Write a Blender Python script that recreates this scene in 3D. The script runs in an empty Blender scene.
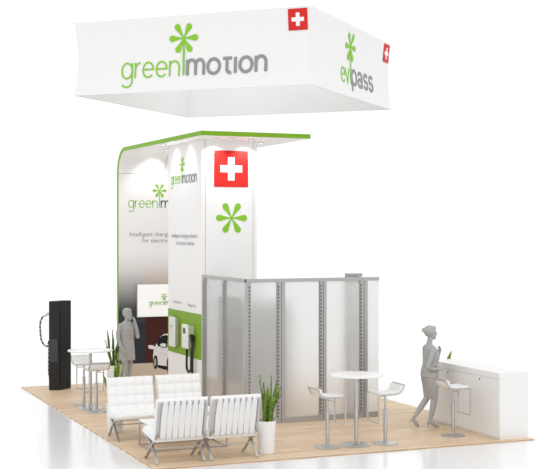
import bpy, bmesh, math, random
from math import sin, cos, pi, radians, sqrt
from mathutils import Vector, Matrix

random.seed(7)
SC = bpy.context.scene
COL = SC.collection

# ------------------------------------------------------------------ materials
def srgb(r, g, b):
    def f(c):
        c /= 255.0
        return c / 12.92 if c <= 0.04045 else ((c + 0.055) / 1.055) ** 2.4
    return (f(r), f(g), f(b), 1.0)

def mat(name, color, rough=0.5, metal=0.0, spec=0.5, **kw):
    m = bpy.data.materials.new(name)
    m.use_nodes = True
    b = m.node_tree.nodes['Principled BSDF']
    b.inputs['Base Color'].default_value = color
    b.inputs['Roughness'].default_value = rough
    b.inputs['Metallic'].default_value = metal
    b.inputs['Specular IOR Level'].default_value = spec
    for k, v in kw.items():
        b.inputs[k.replace('_', ' ')].default_value = v
    return m

def nodes(m):
    nt = m.node_tree
    return nt, nt.nodes['Principled BSDF'], (lambda t: nt.nodes.new(t)), nt.links.new

def speckle(m, scale, amount, bump=0.0):
    """slight tone variation so a surface is not dead flat"""
    nt, b, N, L = nodes(m)
    base = tuple(b.inputs['Base Color'].default_value)
    tc = N('ShaderNodeTexCoord'); no = N('ShaderNodeTexNoise')
    no.inputs['Scale'].default_value = scale; no.inputs['Detail'].default_value = 3
    L(tc.outputs['Object'], no.inputs['Vector'])
    mx = N('ShaderNodeMix'); mx.data_type = 'RGBA'
    mx.inputs[6].default_value = tuple(c * (1 - amount) for c in base[:3]) + (1,)
    mx.inputs[7].default_value = base
    L(no.outputs['Fac'], mx.inputs[0]); L(mx.outputs[2], b.inputs['Base Color'])
    if bump:
        bp = N('ShaderNodeBump'); bp.inputs['Strength'].default_value = bump
        bp.inputs['Distance'].default_value = 0.004
        L(no.outputs['Fac'], bp.inputs['Height']); L(bp.outputs['Normal'], b.inputs['Normal'])
    return m

M = {}
M['hall'] = speckle(mat('hall_floor_gloss', (0.90, 0.90, 0.905, 1), 0.16, spec=0.5), 0.4, 0.015)
M['white'] = speckle(mat('white_laminate', (0.85, 0.85, 0.84, 1), 0.35), 3, 0.015)
M['panel'] = speckle(mat('white_panel', (0.915, 0.91, 0.905, 1), 0.5, spec=0.3), 2, 0.015)
M['fabric'] = speckle(mat('banner_fabric', (0.865, 0.86, 0.855, 1), 0.8, spec=0.1), 14, 0.02, 0.05)
M['leather'] = speckle(mat('white_leather', (0.875, 0.87, 0.862, 1), 0.45, spec=0.35), 22, 0.02, 0.08)
M['strap'] = speckle(mat('white_leather_strap', (0.80, 0.795, 0.785, 1), 0.5, spec=0.3), 22, 0.02)
M['green'] = speckle(mat('green_print', srgb(128, 178, 26), 0.45, spec=0.3), 5, 0.03)
M['bandgreen'] = speckle(mat('green_band_print', srgb(126, 167, 18), 0.45, spec=0.3), 5, 0.03)
M['leafgreen'] = speckle(mat('green_lettering', srgb(138, 198, 58), 0.6, spec=0.2), 5, 0.02)
M['grey'] = speckle(mat('grey_lettering', srgb(146, 147, 150), 0.6, spec=0.2), 5, 0.02)
M['darkgrey'] = speckle(mat('dark_grey_lettering', srgb(112, 112, 114), 0.6, spec=0.2), 5, 0.02)
M['red'] = speckle(mat('flag_red', srgb(214, 42, 36), 0.55, spec=0.25), 5, 0.02)
M['flagwhite'] = mat('flag_white', (0.9, 0.9, 0.9, 1), 0.55, spec=0.25)
M['chrome'] = speckle(mat('brushed_steel', (0.54, 0.54, 0.535, 1), 0.30, 1.0), 30, 0.06)
M['alu'] = speckle(mat('aluminium', (0.46, 0.46, 0.455, 1), 0.42, 0.85), 12, 0.05)
M['slot'] = mat('slot_dark', (0.06, 0.06, 0.065, 1), 0.7)
M['black'] = speckle(mat('black_housing', (0.018, 0.018, 0.019, 1), 0.55, spec=0.3), 8, 0.1)
M['blackpanel'] = speckle(mat('charcoal_panel', (0.035, 0.042, 0.042, 1), 0.35, spec=0.4), 8, 0.1)
M['rubber'] = speckle(mat('black_rubber', (0.02, 0.02, 0.02, 1), 0.6), 20, 0.1)
M['seam'] = mat('seam_grey', (0.42, 0.42, 0.42, 1), 0.7)
M['person'] = speckle(mat('plain_grey', (0.425, 0.425, 0.42, 1), 0.95, spec=0.0), 6, 0.02)
M['soil'] = speckle(mat('dark_soil', (0.03, 0.024, 0.018, 1), 0.95), 60, 0.5, 0.4)
M['pot'] = speckle(mat('white_glazed_pot', (0.84, 0.84, 0.83, 1), 0.3), 6, 0.02)
M['lampglass'] = mat('lamp_glass', (0.9, 0.9, 0.88, 1), 0.3, Emission_Color=(1, 0.97, 0.92, 1), Emission_Strength=1.2)
M['lampring'] = mat('lamp_ring', (0.35, 0.35, 0.35, 1), 0.4, 0.6)
M['screen'] = mat('lit_screen', (0.8, 0.8, 0.8, 1), 0.25, Emission_Color=(1, 1, 1, 1), Emission_Strength=0.3)
M['bezel'] = mat('screen_bezel', (0.55, 0.55, 0.56, 1), 0.35, 0.3)
M['cab'] = mat('grey_laminate', (0.50, 0.50, 0.50, 1), 0.45)
M['boxwhite'] = speckle(mat('charger_white', (0.82, 0.82, 0.81, 1), 0.3), 6, 0.02)
M['boxgrey'] = speckle(mat('charger_grey', (0.50, 0.47, 0.43, 1), 0.4), 6, 0.03)
M['palegreen'] = mat('pale_green_plastic', (0.55, 0.63, 0.45, 1), 0.4)

# light oak laminate planks running along X
def wood():
    m = mat('light_oak_planks', (0.7, 0.55, 0.4, 1), 0.5, spec=0.25)
    nt, b, N, L = nodes(m)
    tc = N('ShaderNodeTexCoord')
    br = N('ShaderNodeTexBrick')
    br.offset = 0.37; br.offset_frequency = 2
    br.inputs['Color1'].default_value = srgb(233, 210, 182)
    br.inputs['Color2'].default_value = srgb(216, 189, 158)
    br.inputs['Mortar'].default_value = srgb(192, 163, 133)
    br.inputs['Scale'].default_value = 1.0
    br.inputs['Mortar Size'].default_value = 0.004
    br.inputs['Bias'].default_value = 0.0
    br.inputs['Brick Width'].default_value = 1.3
    br.inputs['Row Height'].default_value = 0.19
    L(tc.outputs['Object'], br.inputs['Vector'])
    mp = N('ShaderNodeMapping'); mp.inputs['Scale'].default_value = (1.2, 16, 1)
    L(tc.outputs['Object'], mp.inputs['Vector'])
    no = N('ShaderNodeTexNoise'); no.inputs['Scale'].default_value = 2.2
    no.inputs['Detail'].default_value = 5; no.inputs['Distortion'].default_value = 0.6
    L(mp.outputs['Vector'], no.inputs['Vector'])
    cr = N('ShaderNodeValToRGB')
    cr.color_ramp.elements[0].position = 0.3; cr.color_ramp.elements[0].color = (0.80, 0.775, 0.745, 1)
    cr.color_ramp.elements[1].position = 0.7; cr.color_ramp.elements[1].color = (1.08, 1.08, 1.08, 1)
    L(no.outputs['Fac'], cr.inputs['Fac'])
    mx = N('ShaderNodeMix'); mx.data_type = 'RGBA'; mx.blend_type = 'MULTIPLY'
    mx.inputs[0].default_value = 1.0
    L(br.outputs['Color'], mx.inputs[6]); L(cr.outputs['Color'], mx.inputs[7])
    L(mx.outputs[2], b.inputs['Base Color'])
    return m
M['wood'] = wood()

# frosted glass
def frosted():
    m = mat('frosted_glass', (0.90, 0.905, 0.90, 1), 0.42, spec=0.5)
    nt, b, N, L = nodes(m)
    b.inputs['Transmission Weight'].default_value = 0.82
    b.inputs['IOR'].default_value = 1.3
    b.inputs['Coat Weight'].default_value = 1.0
    b.inputs['Coat Roughness'].default_value = 0.06
    tc = N('ShaderNodeTexCoord'); no = N('ShaderNodeTexNoise')
    no.inputs['Scale'].default_value = 1.5
    L(tc.outputs['Object'], no.inputs['Vector'])
    mr = N('ShaderNodeMapRange')
    mr.inputs['To Min'].default_value = 0.36; mr.inputs['To Max'].default_value = 0.46
    L(no.outputs['Fac'], mr.inputs['Value']); L(mr.outputs['Result'], b.inputs['Roughness'])
    return m
M['frost'] = frosted()

# punched strip: evenly spaced dark slots along its height
def perforated():
    m = mat('perforated_aluminium', (0.46, 0.46, 0.455, 1), 0.5, 0.3)
    nt, b, N, L = nodes(m)
    tc = N('ShaderNodeTexCoord'); sp = N('ShaderNodeSeparateXYZ'); L(tc.outputs['Object'], sp.inputs['Vector'])
    mu = N('ShaderNodeMath'); mu.operation = 'MULTIPLY'; mu.inputs[1].default_value = 1 / .064
    fr = N('ShaderNodeMath'); fr.operation = 'FRACT'; gt = N('ShaderNodeMath'); gt.operation = 'GREATER_THAN'; gt.inputs[1].default_value = .5
    L(sp.outputs['Z'], mu.inputs[0]); L(mu.outputs[0], fr.inputs[0]); L(fr.outputs[0], gt.inputs[0])
    mx = N('ShaderNodeMix'); mx.data_type = 'RGBA'
    mx.inputs[6].default_value = (0.45, 0.45, 0.445, 1); mx.inputs[7].default_value = (0.05, 0.05, 0.055, 1)
    L(gt.outputs[0], mx.inputs[0]); L(mx.outputs[2], b.inputs['Base Color'])
    return m
M['perf'] = perforated()

# sansevieria leaf: mottled green
def leafmat():
    m = mat('snake_plant_leaf', srgb(90, 130, 40), 0.45, spec=0.35)
    nt, b, N, L = nodes(m)
    tc = N('ShaderNodeTexCoord')
    mp = N('ShaderNodeMapping'); mp.inputs['Scale'].default_value = (12, 12, 30)
    L(tc.outputs['Object'], mp.inputs['Vector'])
    no = N('ShaderNodeTexNoise'); no.inputs['Scale'].default_value = 1.6; no.inputs['Detail'].default_value = 2
    L(mp.outputs['Vector'], no.inputs['Vector'])
    cr = N('ShaderNodeValToRGB')
    cr.color_ramp.elements[0].position = 0.38; cr.color_ramp.elements[0].color = srgb(52, 80, 20)
    cr.color_ramp.elements[1].position = 0.62; cr.color_ramp.elements[1].color = srgb(126, 160, 42)
    L(no.outputs['Fac'], cr.inputs['Fac']); L(cr.outputs['Color'], b.inputs['Base Color'])
    return m
M['leaf'] = leafmat()

# braided cable: light and dark bands along its height
def cablemat():
    m = mat('banded_cable', (0.2, 0.2, 0.2, 1), 0.5)
    nt, b, N, L = nodes(m)
    tc = N('ShaderNodeTexCoord'); wv = N('ShaderNodeTexWave')
    wv.bands_direction = 'DIAGONAL'
    wv.inputs['Scale'].default_value = 7.0; wv.inputs['Distortion'].default_value = 0.0
    L(tc.outputs['Object'], wv.inputs['Vector'])
    cr = N('ShaderNodeValToRGB')
    cr.color_ramp.elements[0].position = 0.45; cr.color_ramp.elements[0].color = (0.03, 0.03, 0.03, 1)
    cr.color_ramp.elements[1].position = 0.55; cr.color_ramp.elements[1].color = (0.42, 0.40, 0.37, 1)
    L(wv.outputs['Fac'], cr.inputs['Fac']); L(cr.outputs['Color'], b.inputs['Base Color'])
    return m
M['cable'] = cablemat()

# the large-format print on the display wall: white at the top running into a slate garage picture
def printmat(stops, name):
    m = mat(name, (0.8, 0.8, 0.8, 1), 0.55, spec=0.2)
    nt, b, N, L = nodes(m)
    tc = N('ShaderNodeTexCoord'); sp = N('ShaderNodeSeparateXYZ')
    L(tc.outputs['Object'], sp.inputs['Vector'])
    mr = N('ShaderNodeMapRange')
    mr.inputs['From Min'].default_value = 0.0; mr.inputs['From Max'].default_value = 3.5
    L(sp.outputs['Z'], mr.inputs['Value'])
    cr = N('ShaderNodeValToRGB')
    el = cr.color_ramp.elements
    el[0].position = stops[0][0] / 3.5; el[0].color = stops[0][1]
    el[1].position = stops[-1][0] / 3.5; el[1].color = stops[-1][1]
    for z, c in stops[1:-1]:
        e = el.new(z / 3.5); e.color = c
    L(mr.outputs['Result'], cr.inputs['Fac']); L(cr.outputs['Color'], b.inputs['Base Color'])
    return m
W = (0.915, 0.91, 0.905, 1)
M['print'] = printmat([(1.2, srgb(60, 63, 70)), (1.62, srgb(72, 75, 81)), (1.78, srgb(112, 113, 117)), (1.98, srgb(152, 152, 154)),
                       (2.27, srgb(193, 192, 191)), (2.56, srgb(228, 226, 224)), (2.95, W)], 'garage_print')
M['tan'] = printmat([(2.1, srgb(196, 178, 162)), (2.3, srgb(206, 194, 182)), (2.5, srgb(222, 217, 212)),
                     (2.6, srgb(229, 226, 224)), (2.62, srgb(229, 227, 225))], 'tan_print')
M['p_slate'] = speckle(mat('print_slate', srgb(64, 68, 77), 0.55, spec=0.2), 3, 0.1)
M['p_navy'] = speckle(mat('print_dark_slate', srgb(52, 57, 66), 0.55, spec=0.2), 3, 0.1)
M['p_maroon'] = speckle(mat('print_maroon', srgb(74, 36, 32), 0.55, spec=0.2), 3, 0.1)
M['p_floor'] = speckle(mat('print_beige', srgb(214, 200, 182), 0.55, spec=0.2), 3, 0.1)
M['p_white'] = mat('print_white', srgb(235, 235, 236), 0.55, spec=0.2)
M['p_grey'] = mat('print_grey', srgb(178, 180, 184), 0.55, spec=0.2)
M['p_black'] = mat('print_black', srgb(30, 31, 34), 0.55, spec=0.2)

# ------------------------------------------------------------------ mesh builder
class MB:
    def __init__(s):
        s.v = []; s.f = []; s.sm = []
    def add(s, vs, fs, smooth=False, mtx=None):
        o = len(s.v)
        for p in vs:
            p = Vector(p)
            s.v.append(mtx @ p if mtx else p)
        for f in fs:
            s.f.append([i + o for i in f]); s.sm.append(smooth)
        return s
    def box(s, x0, x1, y0, y1, z0, z1, mtx=None):
        vs = [(x0, y0, z0), (x1, y0, z0), (x1, y1, z0), (x0, y1, z0), (x0, y0, z1), (x1, y0, z1), (x1, y1, z1), (x0, y1, z1)]
        return s.add(vs, [(3, 2, 1, 0), (4, 5, 6, 7), (0, 1, 5, 4), (1, 2, 6, 5), (2, 3, 7, 6), (3, 0, 4, 7)], False, mtx)
    def prism(s, poly, z0, z1):
        n = len(poly)
        vs = [(x, y, z0) for x, y in poly] + [(x, y, z1) for x, y in poly]
        fs = [tuple(range(n))[::-1], tuple(range(n, 2 * n))] + [(i, (i + 1) % n, n + (i + 1) % n, n + i) for i in range(n)]
        return s.add(vs, fs)
    def tube(s, pts, r, n=10, closed=False, caps=True, sx=1.0, up=None):
        pts = [Vector(p) for p in pts]
        m = len(pts)
        rr = r if isinstance(r, (list, tuple)) else [r] * m
        vs = []; fs = []
        prev = None
        for i, p in enumerate(pts):
            if closed: t = pts[(i + 1) % m] - pts[i - 1]
            else: t = pts[min(i + 1, m - 1)] - pts[max(i - 1, 0)]
            t.normalize()
            if prev is None:
                a = Vector(up) if up else (Vector((0, 0, 1)) if abs(t.z) < 0.9 else Vector((1, 0, 0)))
                e1 = (a - t * a.dot(t)).normalized()
            else:
                e1 = (prev - t * prev.dot(t)).normalized()
            prev = e1; e2 = t.cross(e1)
            for k in range(n):
                a = 2 * pi * k / n
                vs.append(p + e1 * cos(a) * rr[i] + e2 * sin(a) * rr[i] * sx)
        for i in range(m if closed else m - 1):
            j = (i + 1) % m
            for k in range(n):
                fs.append((i * n + k, i * n + (k + 1) % n, j * n + (k + 1) % n, j * n + k))
        if caps and not closed:
            fs.append(tuple(range(n))[::-1]); fs.append(tuple(range((m - 1) * n, m * n)))
        return s.add(vs, fs, True)
    def flat(s, pts, w, t, wdir):
        """flat bar: rectangular section swept along pts; wdir = direction of the width w"""
        pts = [Vector(p) for p in pts]; wd = Vector(wdir).normalized(); m = len(pts); vs = []; fs = []
        ws = w if isinstance(w, (list, tuple)) else [w] * m
        for i, p in enumerate(pts):
            w = ws[i]
            d = (pts[min(i + 1, m - 1)] - pts[max(i - 1, 0)]).normalized()
            nn = d.cross(wd).normalized()
            for a, b in ((-1, -1), (1, -1), (1, 1), (-1, 1)):
                vs.append(p + wd * a * w / 2 + nn * b * t / 2)
        for i in range(m - 1):
            for k in range(4):
                fs.append((i * 4 + k, i * 4 + (k + 1) % 4, i * 4 + 4 + (k + 1) % 4, i * 4 + 4 + k))
        fs.append((3, 2, 1, 0)); fs.append(tuple(range(m * 4 - 4, m * 4)))
        return s.add(vs, fs)
    def lathe(s, prof, n=32, mtx=None, smooth=True):
        vs = []; fs = []; m = len(prof)
        for r, z in prof:
            for k in range(n):
                a = 2 * pi * k / n
                vs.append((r * cos(a), r * sin(a), z))
        for i in range(m - 1):
            for k in range(n):
                fs.append((i * n + k, i * n + (k + 1) % n, (i + 1) * n + (k + 1) % n, (i + 1) * n + k))
        fs.append(tuple(range(n))[::-1]); fs.append(tuple(range((m - 1) * n, m * n)))
        return s.add(vs, fs, smooth, mtx)
    def ellipsoid(s, c, r, n=16, m=10, rot=None):
        vs = [Vector((0, 0, -1))]; fs = []
        for i in range(1, m):
            ph = -pi / 2 + pi * i / m
            for k in range(n):
                a = 2 * pi * k / n
                vs.append(Vector((cos(ph) * cos(a), cos(ph) * sin(a), sin(ph))))
        vs.append(Vector((0, 0, 1)))
        R = rot or Matrix.Identity(3)
        vs = [R @ Vector((p.x * r[0], p.y * r[1], p.z * r[2])) + Vector(c) for p in vs]
        for k in range(n): fs.append((0, 1 + (k + 1) % n, 1 + k))
        for i in range(m - 2):
            for k in range(n):
                a = 1 + i * n
                fs.append((a + k, a + (k + 1) % n, a + n + (k + 1) % n, a + n + k))
        t = len(vs) - 1; a = 1 + (m - 2) * n
        for k in range(n): fs.append((a + k, a + (k + 1) % n, t))
        return s.add(vs, fs, True)
    def loft(s, secs, n=20, power=2.0):
        """closed loft of superellipse sections (z, cx, cy, half_x, half_y)"""
        vs = []; fs = []; m = len(secs)
        for z, cx, cy, hx, hy in secs:
            for k in range(n):
                a = 2 * pi * k / n
                ca, sa = cos(a), sin(a)
                vs.append((cx + hx * math.copysign(abs(ca) ** (2 / power), ca), cy + hy * math.copysign(abs(sa) ** (2 / power), sa), z))
        for i in range(m - 1):
            for k in range(n):
                fs.append((i * n + k, i * n + (k + 1) % n, (i + 1) * n + (k + 1) % n, (i + 1) * n + k))
        fs.append(tuple(range(n))[::-1]); fs.append(tuple(range((m - 1) * n, m * n)))
        return s.add(vs, fs, True)
    def build(s, name, m, parent=None, bevel=0.0, seg=2, smooth=None):
        me = bpy.data.meshes.new(name)
        me.from_pydata([tuple(p) for p in s.v], [], s.f)
        bm = bmesh.new(); bm.from_mesh(me)
        bmesh.ops.recalc_face_normals(bm, faces=bm.faces)
        bm.to_mesh(me); bm.free()
        for p, sm in zip(me.polygons, s.sm):
            p.use_smooth = sm if smooth is None else smooth
        if not m is M['person']: me.set_sharp_from_angle(angle=radians(38))
        o = bpy.data.objects.new(name, me); COL.objects.link(o)
        me.materials.append(m)
        if parent: o.parent = parent
        if bevel:
            b = o.modifiers.new('Bevel', 'BEVEL'); b.width = bevel; b.segments = seg; b.limit_method = 'ANGLE'
            b.angle_limit = radians(40)
        return o

def tag(o, label=None, cat=None, group=None, kind=None):
    if label: o['label'] = label
    if cat: o['category'] = cat
    if group: o['group'] = group
    if kind: o['kind'] = kind
    return o

def thing(name, label, cat, loc=(0, 0, 0), rz=0.0, group=None):
    o = bpy.data.objects.new(name, None); COL.objects.link(o)
    o.empty_display_size = 0.1
    o.location = loc; o.rotation_euler = (0, 0, rz)
    return tag(o, label, cat, group)

def copy_tree(o, parent=None):
    c = o.copy(); COL.objects.link(c)
    if parent: c.parent = parent
    for ch in list(o.children): copy_tree(ch, c)
    return c

def place(proto, first, loc, rz, label, group):
    o = proto if first else copy_tree(proto)
    o.location = loc; o.rotation_euler = (0, 0, rz)
    return tag(o, label, None, group)

def arc(cx, cy, rx, ry, a0, a1, n=12):
    return [(cx + rx * cos(radians(a0 + (a1 - a0) * i / n)), cy + ry * sin(radians(a0 + (a1 - a0) * i / n))) for i in range(n + 1)]

# ------------------------------------------------------------------ flat lettering and marks (thin solids on a surface)
class Decal:
    """collects 2-D convex pieces (s, z), lifts them onto a surface through fn(s, z, height)"""
    def __init__(s): s.mb = MB()
    def poly(s, pts, fn, t):
        n = len(pts)
        vs = [fn(a, b, t) for a, b in pts] + [fn(a, b, t * 0.15) for a, b in pts]
        s.mb.add(vs, [tuple(range(n)), tuple(range(n, 2 * n))[::-1]] + [(i, n + i, n + (i + 1) % n, (i + 1) % n) for i in range(n)])
    def stroke(s, pts, w, fn, t, closed=False):
        m = len(pts); P = [Vector(p) for p in pts]; L_ = []; R_ = []
        for i in range(m):
            if closed: a, b = P[i - 1], P[(i + 1) % m]
            else: a, b = P[max(i - 1, 0)], P[min(i + 1, m - 1)]
            d1 = (P[i] - a).normalized() if (P[i] - a).length > 1e-9 else (b - P[i]).normalized()
            d2 = (b - P[i]).normalized() if (b - P[i]).length > 1e-9 else d1
            d = (d1 + d2).normalized(); nn = Vector((-d.y, d.x))
            k = w / 2 / max(0.5, nn.dot(Vector((-d1.y, d1.x))))
            L_.append(P[i] + nn * k); R_.append(P[i] - nn * k)
        vs = []; fs = []
        for i in range(m):
            vs += [fn(L_[i].x, L_[i].y, t), fn(R_[i].x, R_[i].y, t), fn(R_[i].x, R_[i].y, t * 0.15), fn(L_[i].x, L_[i].y, t * 0.15)]
        for i in range(m if closed else m - 1):
            a, b = i * 4, ((i + 1) % m) * 4
            for k in range(4):
                fs.append((a + k, a + (k + 1) % 4, b + (k + 1) % 4, b + k))
        if not closed:
            fs.append((0, 1, 2, 3)); e = (m - 1) * 4; fs.append((e + 3, e + 2, e + 1, e))
        s.mb.add(vs, fs)

def glyph(ch):
    """strokes of one lower-case letter, x-height 1, and its width"""
    if ch == 'g':
        return [('c', arc(.42, .5, .37, .5, 0, 360, 24)[:-1]), ('o', [(.80, 1.0), (.80, -.2)] + arc(.42, -.2, .38, .36, 0, -150, 12)[1:])], .85
    if ch == 'r':
        return [('o', [(.05, 0), (.05, 1)]), ('o', [(.05, .55)] + arc(.38, .52, .32, .45, 165, 85, 8))], .44
    if ch == 'e':
        return [('o', [(.05, .52), (.79, .52)] + arc(.42, .5, .37, .48, 5, 318, 22))], .84
    if ch == 'n':
        return [('o', [(.05, 0), (.05, 1)]), ('o', [(.05, .6)] + arc(.38, .6, .33, .37, 160, 0, 10) + [(.71, 0)])], .76
    if ch == 'm':
        return [('o', [(.05, 0), (.05, 1)]), ('o', [(.05, .6)] + arc(.335, .62, .285, .35, 160, 0, 10) + [(.62, 0)]),
                ('o', [(.62, .6)] + arc(.905, .62, .285, .35, 160, 0, 10) + [(1.19, 0)])], 1.24
    if ch == 'o':
        return [('c', arc(.46, .5, .41, .46, 0, 360, 26)[:-1])], .92
    if ch == 't':
        return [('o', [(.0, .95), (.62, .95)]), ('o', [(.28, .95), (.28, .3)] + arc(.5, .28, .22, .24, 180, 290, 8))], .6
    if ch == 'i':
        return [('o', [(.08, 0), (.08, 1.0)])], .16
    if ch == 'v':
        return [('o', [(.02, 1), (.38, 0), (.74, 1)])], .74
    if ch == 'p':
        return [('o', [(.06, 1), (.06, -.42)]), ('c', arc(.45, .5, .37, .46, 0, 360, 24)[:-1])], .86
    if ch == 'a':
        return [('o', arc(.38, .66, .30, .29, 165, 0, 10) + [(.68, .1), (.74, .03)]),
                ('c', arc(.36, .27, .29, .24, 0, 360, 20)[:-1])], .80
    if ch == 's':
        return [('o', arc(.36, .72, .28, .24, 25, 250, 10) + arc(.36, .27, .31, .24, 70, -160, 10))], .72

def word(dec, txt, s0, z0, unit, total, w, fn, t, sx=1.0):
    ws = [glyph(c)[1] * sx for c in txt]
    gap = (total - sum(ws) * unit) / max(1, len(txt) - 1)
    s = s0
    for c, wd in zip(txt, ws):
        for kind, pts in glyph(c)[0]:
            dec.stroke([(s + a * unit * sx, z0 + b * unit) for a, b in pts], w, fn, t, kind == 'c')
        s += wd * unit + gap

def petals(dec, cx, cz, r, fn, t, lower=True):
    for a in (0, 60, 120, 180, 240, 300):
        ca, sa = cos(radians(a)), sin(radians(a))
        half = [(0.05, .03), (.3, .07), (.5, .12), (.66, .17), (.78, .195), (.88, .18), (.96, .115), (1.0, .0)]
        pts = [(x, y) for x, y in half] + [(x, -y) for x, y in half[-2::-1]]
        dec.poly([(cx + r * (x * ca - y * sa), cz + r * (x * sa + y * ca)) for x, y in pts], fn, t)
    dec.poly(arc(cx, cz, r * .11, r * .11, 0, 360, 12)[:-1], fn, t * 1.5)

def logo_motion(parent, fn, s0, z0, unit, t=0.006, b=1.0):
    g = Decal(); k = Decal()
    word(g, 'green', s0, z0, unit, 4.22 * unit, .105 * b * unit, fn, t)
    g.stroke([(s0 + 4.5 * unit, z0 + .02 * unit), (s0 + 4.5 * unit, z0 + 2.38 * unit)], .13 * b * unit, fn, t)
    word(k, 'motion', s0 + 4.72 * unit, z0, unit, 5.48 * unit, .205 * unit, fn, t)
    f = Decal(); petals(f, s0 + 4.5 * unit, z0 + 2.38 * unit, 1.02 * unit, fn, t * 1.1)
    g.mb.build('green_lettering', M['leafgreen'], parent)
    k.mb.build('grey_lettering', M['grey'], parent)
    f.mb.build('flower_emblem', M['leafgreen'], parent)

def logo_pass(parent, fn, s0, z0, unit, t=0.006):
    g = Decal(); k = Decal(); f = Decal()
    word(g, 'ev', s0, z0, unit, 1.66 * unit, .105 * unit, fn, t)
    g.stroke([(s0 + 1.97 * unit, z0 + .02 * unit), (s0 + 1.97 * unit, z0 + 2.5 * unit)], .13 * unit, fn, t)
    word(k, 'pass', s0 + 2.12 * unit, z0, unit * 1.04, 4.75 * unit, .22 * unit, fn, t, 1.28)
    petals(f, s0 + 1.97 * unit, z0 + 2.5 * unit, 1.04 * unit, fn, t * 1.1)
    g.mb.build('green_lettering', M['leafgreen'], parent)
    k.mb.build('grey_lettering', M['grey'], parent)
    f.mb.build('flower_emblem', M['leafgreen'], parent)

def swiss(parent, fn, s0, s1, z0, z1, t=0.006):
    d = Decal()
    n = 4
    for i in range(n):
        for j in range(n):
            a, b = s0 + (s1 - s0) * i / n, s0 + (s1 - s0) * (i + 1) / n
            c, e = z0 + (z1 - z0) * j / n, z0 + (z1 - z0) * (j + 1) / n
            d.poly([(a, c), (b, c), (b, e), (a, e)], fn, t)
    o = d.mb.build('flag_emblem', M['red'], parent)
    w = s1 - s0; cx, cz = (s0 + s1) / 2, (z0 + z1) / 2
    f = Decal(); A, B = .32 * w, .096 * w
    f.poly([(cx - A, cz - B), (cx + A, cz - B), (cx + A, cz + B), (cx - A, cz + B)], fn, t * 1.6)
    f.poly([(cx - B, cz + B), (cx + B, cz + B), (cx + B, cz + A), (cx - B, cz + A)], fn, t * 1.6)
    f.poly([(cx - B, cz - A), (cx + B, cz - A), (cx + B, cz - B), (cx - B, cz - B)], fn, t * 1.6)
    f.mb.build('white_cross', M['flagwhite'], o)

def caption(parent, text, fn, sc, z0, width, height, m, t=0.003):
    """a line of printed text centred on sc, baseline z0, built-in font turned into a mesh"""
    cu = bpy.data.curves.new('caption', 'FONT'); cu.body = text; cu.size = 1.0; cu.resolution_u = 2
    ob = bpy.data.objects.new('caption', cu); COL.objects.link(ob)
    dg = bpy.context.evaluated_depsgraph_get(); dg.update()
    me = bpy.data.meshes.new_from_object(ob.evaluated_get(dg))
    bpy.data.objects.remove(ob); bpy.data.curves.remove(cu)
    xs = [v.co.x for v in me.vertices]
    x0, x1 = min(xs), max(xs)
    for v in me.vertices:
        a = sc + ((v.co.x - x0) / (x1 - x0) - .5) * width
        v.co = Vector(fn(a, z0 + v.co.y * height, t))
    # one mesh per word: cut where the gap between letters is as wide as a space
    sp = sorted(me.polygons, key=lambda p: min(xs[i] for i in p.vertices))
    groups = []; right = -1e9
    for p in sp:
        lo = min(xs[i] for i in p.vertices); hi = max(xs[i] for i in p.vertices)
        if lo > right + .2: groups.append([])
        groups[-1].append(p); right = max(right, hi)
    for g in groups:
        ids = sorted({i for p in g for i in p.vertices}); k = {v: n for n, v in enumerate(ids)}
        b = MB(); b.add([tuple(me.vertices[i].co) for i in ids], [tuple(k[i] for i in p.vertices) for p in g])
        b.build('printed_word', m, parent)
    bpy.data.meshes.remove(me)

# ================================================================== SETTING
o = MB().box(-160, 160, -60, 400, -0.25, -0.018).build('floor', M['hall'])
tag(o, 'glossy white exhibition hall floor around the stand', 'floor', kind='structure')

o = MB().box(0, 6.46, 0, 9.91, -0.018, 0.0).build('stand_flooring', M['wood'])
tag(o, 'light oak plank flooring laid under the whole exhibition stand', 'flooring', kind='structure')

# ================================================================== DISPLAY WALL WITH CANOPY
T = 0.085
V0, V1, ZT, R = 4.56, 9.93, 5.26, 0.56
UR = 4.50
def ul(v): return 2.295 - (v - V0) * 0.025
wall = thing('curved_display', 'tall white display panel curving over into a green-edged canopy, garage picture printed below', 'display')
outer = [(V0, ZT), (V1 - R, ZT)] + arc(V1 - R, ZT - R, R, R, 90, 0, 14)[1:] + [(V1, 0)]
inner = [(V0, ZT - T), (V1 - R, ZT - T)] + arc(V1 - R, ZT - R, R - T, R - T, 90, 0, 14)[1:] + [(V1 - T, 0)]
def sheet(prof_o, prof_i, ufa, ufb):
    b = MB(); n = len(prof_o); vs = []; fs = []
    for (vo, zo), (vi, zi) in zip(prof_o, prof_i):
        vs += [(ufa(vo), vo, zo), (ufb(vo), vo, zo), (ufb(vi), vi, zi), (ufa(vi), vi, zi)]
    for i in range(n - 1):
        for k in range(4):
            fs.append((i * 4 + k, i * 4 + (k + 1) % 4, i * 4 + 4 + (k + 1) % 4, i * 4 + 4 + k))
    fs.append((0, 1, 2, 3)); e = (n - 1) * 4; fs.append((e, e + 1, e + 2, e + 3))
    return b.add(vs, fs)
sheet(outer, inner, ul, lambda v: UR).build('curved_panel', M['panel'], wall)
g = sheet(outer, inner, lambda v: ul(v) - .014, lambda v: ul(v) - .001)
g.build('side_edge_trim', M['green'], wall)
MB().box(ul(V0) - .014, UR + .001, V0 - .014, V0 - .001, ZT - T, ZT).build('front_edge_trim', M['green'], wall)
VW = V1 - T                       # inner face of the upright part
ZC = ZT - R
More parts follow.
